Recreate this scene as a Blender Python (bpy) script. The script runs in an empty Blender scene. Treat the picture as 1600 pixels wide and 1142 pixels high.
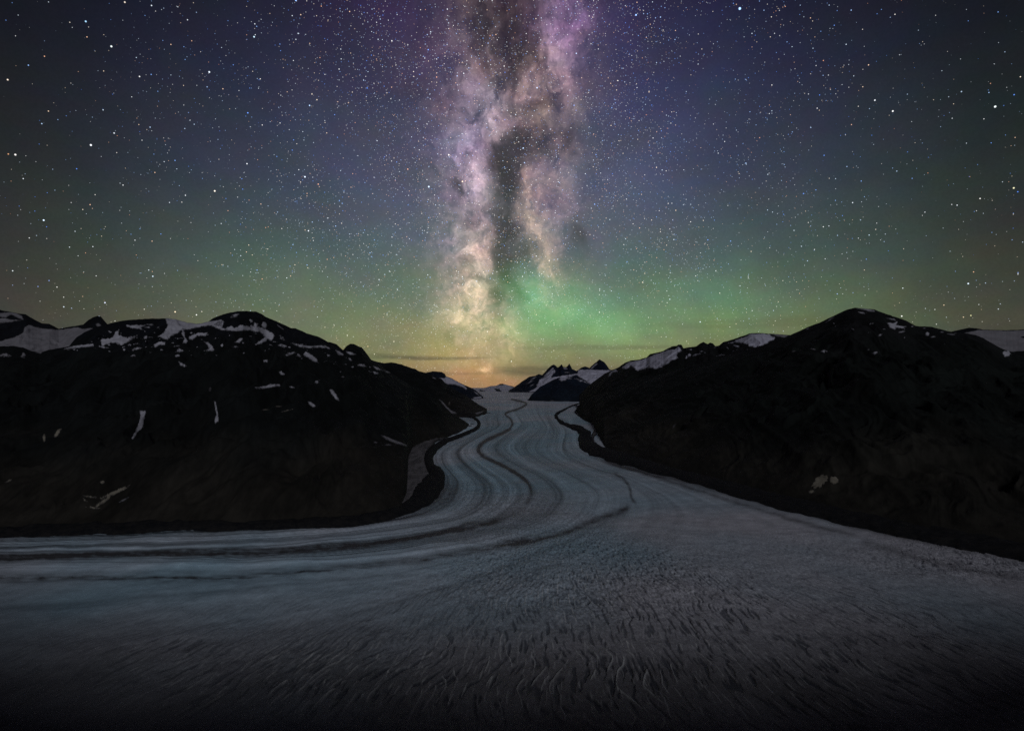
import bpy, math, numpy as np

# ------------------------------------------------------------------ frame
F, HY, CAMZ = 950.0, 590.0, 700.0          # focal length and horizon row of the photograph (1600 px wide), eye height in metres
sc = bpy.context.scene
sc.render.engine = 'CYCLES'
sc.view_settings.view_transform = 'Standard'
sc.view_settings.look = 'None'
sc.view_settings.exposure = 0.0
sc.view_settings.gamma = 1.0
sc.cycles.max_bounces = 3
sc.cycles.diffuse_bounces = 2
sc.cycles.use_denoising = False; sc.cycles.sample_clamp_direct = 1.5; sc.cycles.sample_clamp_indirect = .5
cam = bpy.data.cameras.new('camera'); camo = bpy.data.objects.new('camera', cam)
sc.collection.objects.link(camo); sc.camera = camo
cam.lens = 36 * F / 1600; cam.sensor_width = 36; cam.shift_y = (HY - 571) / 1600
cam.clip_start = 1; cam.clip_end = 200000
camo.location = (0, 0, CAMZ); camo.rotation_euler = (math.radians(90), 0, 0)

def s2l(c):
    return tuple((v/255/12.92 if v/255 <= .04045 else ((v/255+.055)/1.055)**2.4) for v in c)

# ------------------------------------------------------------------ node helpers
class NT:
    def __init__(s, tree): s.t = tree
    def n(s, kind, **kw):
        nd = s.t.nodes.new(kind)
        for k, v in kw.items(): setattr(nd, k, v)
        return nd
    def put(s, sock, v):
        if isinstance(v, bpy.types.NodeSocket): s.t.links.new(v, sock)
        else: sock.default_value = v
    def m(s, op, a, b=None, c=None, clamp=False):
        nd = s.n('ShaderNodeMath', operation=op, use_clamp=clamp)
        s.put(nd.inputs[0], a)
        if b is not None: s.put(nd.inputs[1], b)
        if c is not None: s.put(nd.inputs[2], c)
        return nd.outputs[0]
    def vm(s, op, a, b=None, c=None):
        nd = s.n('ShaderNodeVectorMath', operation=op)
        s.put(nd.inputs[0], a)
        if b is not None: s.put(nd.inputs[3 if op == 'SCALE' else 1], b)
        if c is not None: s.put(nd.inputs[2], c)
        return nd.outputs[1 if op in ('DOT_PRODUCT', 'LENGTH', 'DISTANCE') else 0]
    def mix(s, f, a, b, blend='MIX'):
        nd = s.n('ShaderNodeMix', data_type='RGBA', blend_type=blend)
        s.put(nd.inputs[0], f)
        for i, v in ((6, a), (7, b)):
            s.put(nd.inputs[i], v if isinstance(v, bpy.types.NodeSocket) else (*v[:3], 1))
        return nd.outputs[2]
    def noise(s, vec, scale, detail=4, rough=.55, dist=0, dim='3D', color=False):
        nd = s.n('ShaderNodeTexNoise', noise_dimensions=dim)
        s.put(nd.inputs['Vector'], vec)
        nd.inputs['Scale'].default_value = scale; nd.inputs['Detail'].default_value = detail
        nd.inputs['Roughness'].default_value = rough; nd.inputs['Distortion'].default_value = dist
        return nd.outputs[1 if color else 0]
    def rng(s, v, a, b, c=0., d=1., smooth=True):
        nd = s.n('ShaderNodeMapRange', interpolation_type='SMOOTHSTEP' if smooth else 'LINEAR')
        for i, x in enumerate((v, a, b, c, d)): s.put(nd.inputs[i], x)
        return nd.outputs[0]
    def ramp(s, f, stops):
        nd = s.n('ShaderNodeValToRGB'); cr = nd.color_ramp; cr.interpolation = 'EASE'
        cr.interpolation = 'LINEAR'
        while len(cr.elements) < len(stops): cr.elements.new(.5)
        for e, (p, c) in zip(cr.elements, stops): e.position = p; e.color = (*c[:3], 1)
        s.put(nd.inputs[0], f); return nd.outputs[0]
    def xyz(s, x, y, z):
        nd = s.n('ShaderNodeCombineXYZ')
        for i, v in enumerate((x, y, z)): s.put(nd.inputs[i], v)
        return nd.outputs[0]
    def sep(s, v):
        nd = s.n('ShaderNodeSeparateXYZ'); s.put(nd.inputs[0], v); return nd.outputs

def ang(px, py):                            # pixel -> azimuth, elevation, in units of 1/950 rad
    dx = px - 800
    return F*math.atan(dx/F), F*math.atan((HY-py)/math.hypot(F, dx))

# ------------------------------------------------------------------ night sky
w = bpy.data.worlds.new('World'); sc.world = w; w.use_nodes = True
w.node_tree.nodes.clear()
T = NT(w.node_tree)
tc = T.n('ShaderNodeTexCoord')
D = T.vm('NORMALIZE', tc.outputs['Generated'])
dx, dy, dz = T.sep(D)
A = T.m('MULTIPLY', T.m('ARCTAN2', dx, dy), F)
E = T.m('MULTIPLY', T.m('ARCSINE', dz), F)
P = T.xyz(A, E, 0.0)
absA = T.m('ABSOLUTE', A)
def yramp(rows):
    mx = ang(800, -60)[1]
    st = [(max(0, ang(800, y)[1])/mx, s2l(c)) for y, c in rows]
    return T.ramp(T.m('DIVIDE', E, mx), st)
SKY_C = yramp([(590,(128,112,84)),(560,(122,118,88)),(520,(114,122,92)),(470,(102,114,98)),(400,(88,96,101)),(300,(79,84,100)),(150,(63,62,83)),(0,(50,43,66))])
SKY_M = yramp([(590,(108,105,86)),(560,(108,107,87)),(520,(106,114,90)),(470,(92,104,90)),(400,(74,86,87)),(300,(60,67,82)),(150,(43,46,66)),(0,(28,29,45))])
SKY_E = yramp([(590,(64,62,56)),(520,(66,65,58)),(480,(60,60,55)),(400,(47,48,48)),(300,(35,38,41)),(150,(24,26,33)),(0,(15,17,23))])
lowA = T.m('ADD', absA, T.m('MULTIPLY', T.m('SUBTRACT', T.noise(T.vm('SCALE', P, 1/170.), 1, 2, .5), .5), 160))
sky = T.mix(T.rng(lowA, 70., 400.), SKY_C, SKY_M)
sky = T.mix(T.rng(absA, 300., 690.), sky, SKY_E)  # sky darkened towards both sides, a lens vignette painted in

def blob(cx, cy, rx, ry, rot=0, pos=None, sharp=1., dep=None):
    a, e = ang(cx, cy); c, s = math.cos(math.radians(rot)), math.sin(math.radians(rot))
    pos = pos or P
    if dep is not None: pos = T.vm('MULTIPLY_ADD', dep, (1e-7, 1e-7, 0.), pos)   # keeps the node order sequential (shader stack)
    mp = T.n('ShaderNodeMapping', vector_type='TEXTURE')
    T.put(mp.inputs[0], pos); mp.inputs[1].default_value = (a, e, 0); mp.inputs[2].default_value = (0, 0, math.radians(rot)); mp.inputs[3].default_value = (rx, ry, 1)
    d2 = T.vm('DOT_PRODUCT', mp.outputs[0], mp.outputs[0])
    if sharp != 1.: d2 = T.m('POWER', d2, sharp)
    return T.m('POWER', math.e, T.m('MULTIPLY', d2, -1.0))
def seq(v, dep, k=1e-9): return T.vm('MULTIPLY_ADD', dep, (k, k, k), v)
def add(base, f, col, amp=1.):
    nd = T.vm('MULTIPLY_ADD', T.xyz(f, f, f), tuple(v*amp for v in col), base)
    return nd
# broad airglow, aurora green low in the middle, town-orange at the horizon
big = T.rng(T.noise(T.vm('MULTIPLY', P, (1/150., 1/90., 1)), 1, 3, .5), .3, .7, .5, 1.35)
for b, col in [
    ((620,30,150,150), (.008,.002,.014)), ((1000,60,130,240), (.002,.001,.016)),
    ((1010,240,170,190), (.002,.005,.016)), ((560,300,170,130), (.003,.006,.012)),
    ((935,503,150,46), (.016,.125,.042)), ((890,465,90,40), (.010,.075,.030)), ((828,440,40,40), (.000,.085,.036)), ((815,500,60,50), (.004,.055,.016)),
    ((1080,490,230,46), (.002,.030,.006)), ((1010,545,230,26), (.030,.040,.003)), ((600,505,200,55), (.026,.028,.010)),
    ((745,594,66,26), (.16,.040,.010)), ((735,545,90,50), (.10,.060,.006)), ((640,565,110,26), (.03,.022,.003)),
    ((1200,510,240,50), (.010,.012,.000)), ((1480,300,160,120), (.001,.006,.001)), ((300,375,220,60), (.001,.007,.003)), ((660,430,160,50), (.003,.020,.006)), ((1130,420,200,60), (.001,.018,.005))]:
    f = T.m('MULTIPLY', blob(*b, dep=sky), big)
    sky = add(sky, f, col)
# Milky Way: clouds of unresolved stars, warped, then cut by dust
wv = T.noise(T.vm('SCALE', seq(P, sky, 1e-6), 1/52.), 1, 6, .66, color=True)
PW = T.vm('MULTIPLY_ADD', T.vm('SUBTRACT', wv, (.5, .5, .5)), (48., 60., 0.), P)
PW = seq(PW, sky, 1e-6)
cloud = T.rng(T.noise(T.vm('MULTIPLY', PW, (1/40., 1/54., 1)), 1, 6, .66), .34, .68, .15, 1.95, False)
fine = T.rng(T.noise(T.vm('SCALE', PW, 1/13.), 1, 4, .7), .28, .72, .45, 1.6, False)
cloud = T.m('MULTIPLY', cloud, fine)
LIL = (.148,.108,.140); MAU = (.185,.128,.125); CRM = (.255,.165,.105); PUR = (.135,.078,.160); BRN = (.135,.090,.075)
glow = (0., 0., 0.)
first = True
acc = T.xyz(0., 0., 0.)
for b, col, amp in [
    ((880,25,42,62,0), PUR, 1.0), ((850,85,46,46,0), BRN, .6), ((782,105,24,34,0), BRN, .8), ((812,148,26,30,0), BRN, .8), ((768,195,22,34,0), MAU, .7), ((770,50,50,70,0), BRN, .25),
    ((754,160,32,66,8), LIL, .65), ((735,180,60,100,0), LIL, .3),
    ((740,250,32,60,8), LIL, .95), ((744,290,24,32,0), MAU, 1.1), ((722,340,46,100,0), LIL, .40),
    ((758,330,26,34,0), MAU, .55), ((752,372,26,26,0), CRM, .75), ((735,375,50,60,0), MAU, .45),
    ((757,405,26,22,0), CRM, .75), ((722,440,44,60,0), MAU, .55), ((746,448,30,34,0), CRM, .85),
    ((742,492,38,50,0), CRM, 1.0), ((765,515,20,14,0), CRM, 1.5), ((720,500,60,60,0), CRM, .2), ((790,545,24,26,0), CRM, .45), ((762,577,9,6,0), CRM, 1.2), ((795,520,30,50,0), CRM, .35),
    ((857,132,34,40,0), BRN, 1.3), ((830,170,60,70,0), BRN, .6), ((868,190,30,50,0), BRN, .5), ((815,205,34,30,0), BRN, .5),
    ((816,288,15,24,0), CRM, .9), ((825,335,20,30,0), CRM, .95), ((840,370,20,28,0), CRM, .8), ((856,402,28,24,0), CRM, .5),
    ((862,325,30,56,0), MAU, .42), ((888,300,34,80,0), LIL, .22), ((852,430,40,34,0), CRM, .35), ((862,258,34,50,0), BRN, .55),
    ((800,300,150,330,0), LIL, .13), ((800,60,90,130,0), BRN, .38), ((850,470,60,30,0), CRM, .18)]:
    f = T.m('MULTIPLY', blob(*b, pos=PW, dep=acc), cloud)
    acc = add(acc, f, col, amp)
dn = T.rng(T.noise(T.vm('MULTIPLY', seq(PW, acc, 1e-6), (1/40., 1/46., 1)), 1, 6, .62), .36, .60, .45, 1.3, False)
dark = T.m('MULTIPLY', T.sep(acc)[0], 1e-7)
for (b, amp) in [
    ((785,15,46,60,0), .70), ((812,75,26,46,0), .55), ((795,135,20,40,0), .45), ((760,60,30,40,0), .35),
    ((838,222,40,20,0), .75), ((808,240,26,24,0), .75), ((789,268,17,36,0), .95), ((772,238,12,24,0), .5),
    ((789,320,17,46,0), .95), ((790,375,18,32,0), .95), ((785,420,17,32,0), .8), ((776,465,13,24,0), .6),
    ((818,405,13,18,0), .5), ((905,362,12,22,0), .35), ((880,215,24,22,0), .5), ((716,290,8,16,20), .5), ((842,100,12,26,30), .5), ((838,165,30,10,20), .5),
    ((808,452,16,22,0), .5), ((772,520,9,20,0), .4), ((735,350,10,12,0), .45), ((728,410,12,14,0), .4), ((748,432,14,7,0), .4)]:
    f = T.m('MULTIPLY', T.m('MULTIPLY', blob(*b, pos=PW, dep=dark), dn), amp)
    dark = T.m('ADD', dark, f)
trans = T.m('POWER', math.e, T.m('MULTIPLY', dark, -2.1))
acc = T.vm('MULTIPLY', acc, T.xyz(trans, trans, trans))
tb = T.m('MULTIPLY_ADD', T.m('SUBTRACT', trans, 1.), .50, 1.)        # dust also dims the field behind the airglow
tb = T.m('MAXIMUM', tb, T.rng(E, 60., 190., .85, .0))
sky = T.vm('MULTIPLY', sky, T.xyz(T.m('MULTIPLY_ADD', T.m('SUBTRACT', 1., tb), .25, tb), T.m('MULTIPLY_ADD', T.m('SUBTRACT', 1., tb), .12, tb), T.m('MULTIPLY_ADD', T.m('SUBTRACT', 1., tb), -.18, tb)))
sky = T.vm('ADD', sky, acc)
# thin cloud bars low in the sky
def bar(cx, cy, rx, ry, amp):
    global sky
    P_ = seq(P, sky, 1e-6)
    pos = T.vm('ADD', P_, T.xyz(0., T.m('MULTIPLY', T.m('SUBTRACT', T.noise(T.vm('MULTIPLY', P_, (1/90., 1/40., 1)), 1, 3, .6), .5), 9.), 0.))
    f = T.m('MULTIPLY', T.m('MULTIPLY', blob(cx, cy, rx, ry, 0, pos, 2.), amp), T.rng(T.noise(T.vm('MULTIPLY', P_, (1/60., 1/6., 1)), 1, 3, .6), .3, .6, .5, 1.))
    sky = T.mix(f, sky, s2l((88, 84, 66)))
bar(665, 559, 90, 3.2, .75); bar(590, 555, 40, 2, .5); bar(830, 581, 70, 7, .6); bar(900, 575, 120, 4, .35); bar(700, 583, 60, 3, .3); bar(950, 543, 130, 4, .35); bar(1180, 505, 120, 8, .25)
mot = T.noise(T.vm('MULTIPLY', seq(P, sky, 1e-6), (1/75., 1/48., 1)), 1, 4, .62, color=True)
sky = T.vm('MULTIPLY', sky, T.vm('MULTIPLY_ADD', mot, (.50, .42, .50), (.75, .79, .75)))
# faint grain of unresolved stars
gr = T.rng(T.noise(seq(D, sky), 300, 2, .7), .35, .7, .95, 1.05, False)
sky = T.vm('SCALE', sky, gr)
# stars: three depths of points fixed on the sphere
band = T.m('ADD', T.m('POWER', math.e, T.m('MULTIPLY', T.m('POWER', T.m('DIVIDE', T.m('SUBTRACT', A, -5.), 330.), 2.), -1.)), 0.)
clump = T.rng(T.noise(T.vm('SCALE', P, 1/120.), 1, 3, .6), .35, .65, .35, 1.2)
def stars(scale, r, amp, pw, dens):
    global sky
    vo = T.n('ShaderNodeTexVoronoi', voronoi_dimensions='3D', feature='F1')
    T.put(vo.inputs['Vector'], seq(D, sky)); vo.inputs['Scale'].default_value = scale
    c = T.n('ShaderNodeSeparateColor'); T.put(c.inputs[0], vo.outputs['Color'])
    rad = r*scale
    pr = T.m('POWER', c.outputs[0], pw)                        # few bright, many faint
    keep = T.m('LESS_THAN', c.outputs[1], dens)
    f = T.rng(vo.outputs['Distance'], T.m('MULTIPLY', T.m('MULTIPLY_ADD', pr, .5, .5), rad), T.m('MULTIPLY', T.m('MULTIPLY_ADD', pr, .5, .5), rad*.25), 0., 1.)
    f = T.m('MULTIPLY', T.m('MULTIPLY', f, keep), T.m('MULTIPLY', T.m('MULTIPLY_ADD', pr, .9, .1), amp))
    hue = T.ramp(c.outputs[2], [(0,(.10,.28,1.)),(.2,(.25,.48,1.)),(.4,(.65,.82,1.)),(.72,(1.,1.,1.)),(.86,(1.,.82,.6)),(1,(1.,.42,.22))])
    e = T.rng(E, 0., 150., .45, 1.)                            # the air dims them near the horizon
    warm = T.mix(T.rng(E, 20., 190., .55, 0.), hue, (1., .93, .6))
    sky = T.vm('ADD', sky, T.vm('SCALE', warm, T.m('MULTIPLY', f, e)))
stars(52, .00145, 2.5, 3.0, T.m('MULTIPLY_ADD', band, .60, .38))
stars(100, .0011, 1.9, 2.0, T.m('MULTIPLY', T.m('MULTIPLY_ADD', band, .75, .17), clump))
stars(175, .00095, 1.5, 1.5, T.m('MULTIPLY', T.m('MULTIPLY_ADD', band, .85, .13), clump))
stars(290, .0008, 1.5, 1.3, T.m('MULTIPLY', T.m('MULTIPLY_ADD', band, .90, .10), clump))
stars(430, .0007, .8, 1.0, T.m('MULTIPLY', T.m('MULTIPLY_ADD', band, .90, .02), clump))
for (px, py, r, c, am) in [(1156,14,2.0,(.35,.6,1.),3.5),(670,292,1.7,(.6,.75,1.),2.5),(12,125,1.2,(1,.85,.7),1.5),(134,34,1.3,(.4,.7,1.),1.8),(174,73,1.4,(.9,1,1),2.2),
        (142,227,1.5,(.9,.95,1),2.5),(24,242,1.4,(1,.95,.9),1.8),(13,241,1.0,(1,.5,.25),1.2),(327,113,1.4,(.8,.9,1),2.2),(397,58,1.3,(.6,.85,1),2.),
        (1555,167,1.5,(.9,1,1),2.5),(1395,174,1.3,(1,1,1),2.),(1367,157,1.2,(.9,.95,1),1.6),(1584,294,1.3,(1,.95,.6),1.5),(1094,503,1.2,(.75,.85,1),1.4),
        (1409,494,1.2,(1,1,.95),1.6),(1517,493,1.0,(1,.95,.5),1.2),(164,473,1.2,(.75,.8,1),1.6),(307,492,1.2,(1,1,.95),1.5),(218,120,1.1,(1,1,1),1.5),(195,4,1.2,(1,.85,.7),1.5)]:
    dxx = px-800; v = np.array([dxx, F, HY-py]); v = v/np.linalg.norm(v)
    d = T.vm('DISTANCE', seq(D, sky), tuple(v))
    sky = add(sky, T.rng(d, r/F*.95, r/F*.1, 0., am), c)
# the part of the sky the photograph never shows: dim zenith and back, and below the horizon
dim = T.m('MULTIPLY', T.rng(dy, -.1, .45, .13, 1.), T.rng(dz, .55, .85, 1., .14))
sky = T.vm('SCALE', sky, dim)
bg = T.n('ShaderNodeBackground'); T.put(bg.inputs[0], sky); bg.inputs[1].default_value = 1.0
wo = T.n('ShaderNodeOutputWorld'); T.t.links.new(bg.outputs[0], wo.inputs[0])
w.cycles.sampling_method = 'MANUAL'; w.cycles.sample_map_resolution = 512

# low lamp added behind camera for brightness; unseen crest added to shade near ice
KEY_EL, KEY_AZ = 24.5, -12.0            # azimuth: degrees to the left of straight behind
sun = bpy.data.lights.new('added_key_light', 'SUN'); suno = bpy.data.objects.new('added_key_light', sun); sc.collection.objects.link(suno)
sun.energy = 0.90; sun.angle = math.radians(11); sun.color = (.86, .93, 1.0)
suno.rotation_euler = (math.radians(90-KEY_EL), 0, math.radians(-KEY_AZ))

# ------------------------------------------------------------------ numpy noise
def _h(ix, iy, seed):
    n = (ix.astype(np.int64)*374761393 + iy.astype(np.int64)*668265263 + seed*1274126177) & 0xffffffff
    n = ((n ^ (n >> 13))*1274126177) & 0xffffffff
    return ((n ^ (n >> 16)) & 0xffff)/65535.*2*np.pi
def perlin(x, y, seed=0):
    x0, y0 = np.floor(x), np.floor(y); fx, fy = x-x0, y-y0
    u = fx*fx*fx*(fx*(fx*6-15)+10); v = fy*fy*fy*(fy*(fy*6-15)+10)
    def g(i, j):
        a = _h(x0+i, y0+j, seed); return np.cos(a)*(fx-i)+np.sin(a)*(fy-j)
    a = g(0,0); b = g(1,0); c = g(0,1); d = g(1,1)
    return ((a+(b-a)*u)+((c+(d-c)*u)-(a+(b-a)*u))*v)*1.5
def fbm(x, y, o=5, seed=0, g=.5):
    s = 0; a = 1; t = 0
    for i in range(o):
        s = s+a*perlin(x*2**i+i*17.3, y*2**i-i*9.1, seed+i*7); t += a; a *= g
    return s/t
def ridged(x, y, o=4, seed=0, g=.5):
    s = 0; a = 1; t = 0
    for i in range(o):
        n = 1-np.abs(perlin(x*2**i+i*5.7, y*2**i+i*3.3, seed+i*11))*2
        s = s+a*n; t += a; a *= g
    return s/t
def sst(x, a, b):
    t = np.clip((x-a)/(b-a), 0, 1); return t*t*(3-2*t)

# ------------------------------------------------------------------ terrain helpers
SL, Y0 = .0165, 3000.
def zg(Y): return SL*300*np.logaddexp(0, (np.asarray(Y, float)-Y0)/300)
def ground_Y(py):                          # distance at which the ice surface is seen on row py
    k = np.maximum((np.asarray(py, float)-HY)/F, .004)
    Y = np.where(CAMZ/k <= Y0, CAMZ/k, (CAMZ+SL*Y0)/(k+SL))
    for _ in range(25): Y = Y-(CAMZ-zg(Y)-k*Y)/(-k-SL/(1+np.exp(-(Y-Y0)/300)))
    return Y
def interp(tab, x):
    a = np.array(tab, float); return np.interp(x, a[:,0], a[:,1])

def grid_mesh(name, X, Y, Z, mat, parent=None, keep=None, attrs=None, smooth=True):
    nr, nc = X.shape
    idx = np.arange(nr*nc).reshape(nr, nc)
    f = np.stack([idx[:-1,:-1], idx[:-1,1:], idx[1:,1:], idx[1:,:-1]], -1).reshape(-1, 4)
    if keep is not None:
        k = (keep[:-1,:-1] | keep[:-1,1:] | keep[1:,1:] | keep[1:,:-1]).reshape(-1)
        f = f[k]
        used = np.unique(f)
        remap = np.zeros(nr*nc, np.int64); remap[used] = np.arange(len(used)); f = remap[f]
    else: used = np.arange(nr*nc)
    if len(f) == 0: print('EMPTY', name); return None
    co = np.stack([X.reshape(-1)[used], Y.reshape(-1)[used], Z.reshape(-1)[used]], -1).astype(np.float32)
    me = bpy.data.meshes.new(name)
    me.vertices.add(len(co)); me.vertices.foreach_set('co', co.ravel())
    me.loops.add(f.size); me.loops.foreach_set('vertex_index', f.ravel().astype(np.int32))
    me.polygons.add(len(f)); me.polygons.foreach_set('loop_start', (np.arange(len(f))*4).astype(np.int32))
    me.update(calc_edges=True)
    me.polygons.foreach_set('use_smooth', np.ones(len(f), bool))
    for k, v in (attrs or {}).items():
        at = me.attributes.new(k, 'FLOAT', 'POINT'); at.data.foreach_set('value', v.reshape(-1)[used].astype(np.float32))
    me.materials.append(mat)
    o = bpy.data.objects.new(name, me); sc.collection.objects.link(o)
    if parent is not None: o.parent = parent
    return o
def setting(o, label, cat):
    o['kind'] = 'structure'; o['label'] = label; o['category'] = cat

# ------------------------------------------------------------------ materials
def mat_new(name):
    m = bpy.data.materials.new(name); m.use_nodes = True; m.node_tree.nodes.clear()
    t = NT(m.node_tree); geo = t.n('ShaderNodeNewGeometry')
    b = t.n('ShaderNodeBsdfPrincipled'); b.inputs['Roughness'].default_value = .9; b.inputs['Specular IOR Level'].default_value = .15
    o = t.n('ShaderNodeOutputMaterial'); m.node_tree.links.new(b.outputs[0], o.inputs[0])
    return m, t, geo.outputs['Position'], b
def bump(t, b, h, strength, dist):
    nd = t.n('ShaderNodeBump'); nd.inputs['Strength'].default_value = strength; nd.inputs['Distance'].default_value = dist
    t.put(nd.inputs['Height'], h); t.t.links.new(nd.outputs[0], b.inputs['Normal'])
def rock_mat(name, low, mid, high, size=1., z0=350., z1=1050.):
    """soil-brown lower slopes, green-black middle, blue-black summits; soft broad tones with faint downslope streaks"""
    m, t, p, b = mat_new(name)
    n1 = t.noise(t.vm('SCALE', p, 1/(700*size)), 1, 3, .5)
    zz = t.m('ADD', t.sep(p)[2], t.m('MULTIPLY', t.m('SUBTRACT', n1, .5), 900.))
    c = t.mix(t.rng(zz, z0-250, z0+150), low, mid); c = t.mix(t.rng(zz, z1-250, z1+150), c, high)
    v = t.rng(t.noise(t.vm('MULTIPLY', p, (1/(260*size), 1/(420*size), 1/(600*size))), 1, 4, .5, 0), .33, .68, .68, 1.35)
    c = t.vm('SCALE', c, v)
    fi = t.rng(t.noise(t.vm('MULTIPLY', p, (1/(34*size), 1/(80*size), 1/(160*size))), 1, 5, .6), .3, .7, .78, 1.25)
    c = t.vm('SCALE', c, t.m('MULTIPLY', fi, .82))
    t.put(b.inputs['Base Color'], c)
    bump(t, b, t.noise(t.vm('SCALE', p, 1/(80*size)), 1, 5, .55), .3, 16*size)
    return m
def snow_mat(name, col, dirt_shade=.25, size=1.):
    m, t, p, b = mat_new(name)
    v = t.rng(t.noise(t.vm('MULTIPLY', p, (1/(160*size), 1/(160*size), 1/(40*size))), 1, 5, .62), .35, .75, 0, dirt_shade)
    c = t.mix(v, col, tuple(x*.35 for x in col))
    at = t.n('ShaderNodeAttribute'); at.attribute_name = 'inside'      # thin melting rim shows the rock below
    e = t.rng(t.m('ADD', at.outputs['Fac'], t.m('MULTIPLY', t.m('SUBTRACT', t.noise(t.vm('SCALE', p, 1/(9*size)), 1, 4, .7), .5), 2.2)), -.3, 1.9)
    c = t.mix(e, (.022,.020,.022), c)
    t.put(b.inputs['Base Color'], c); b.inputs['Roughness'].default_value = .7
    bump(t, b, t.noise(t.vm('SCALE', p, 1/(60*size)), 1, 5, .6), .35, 6*size)
    return m
M_ROCK = rock_mat('dark_rock', (.0205,.0170,.0140), (.0062,.0070,.0072), (.0058,.0062,.0092))
M_ROCK_R = rock_mat('mossy_rock', (.0215,.0182,.0148), (.0066,.0080,.0072), (.0085,.0078,.0090), 1.2)
M_ROCK_FAR = rock_mat('haze_blue_rock', (.009,.013,.022), (.007,.012,.024), (.006,.010,.026), 1.6)  # far rock painted blue in place of distance haze
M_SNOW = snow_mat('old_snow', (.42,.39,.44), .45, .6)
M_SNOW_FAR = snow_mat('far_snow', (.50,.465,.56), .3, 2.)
M_SNOW_DIM = snow_mat('dim_grey_snow', (.21,.19,.21), .3, 1.5)  # snow darkened to paint the vignette at the sides; also serves grey patches
M_SCREE = snow_mat('pale_scree', (.23,.195,.155), .6, .5)
M_GRAVEL = snow_mat('gravel', (.085,.075,.080), .8, .35)

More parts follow.
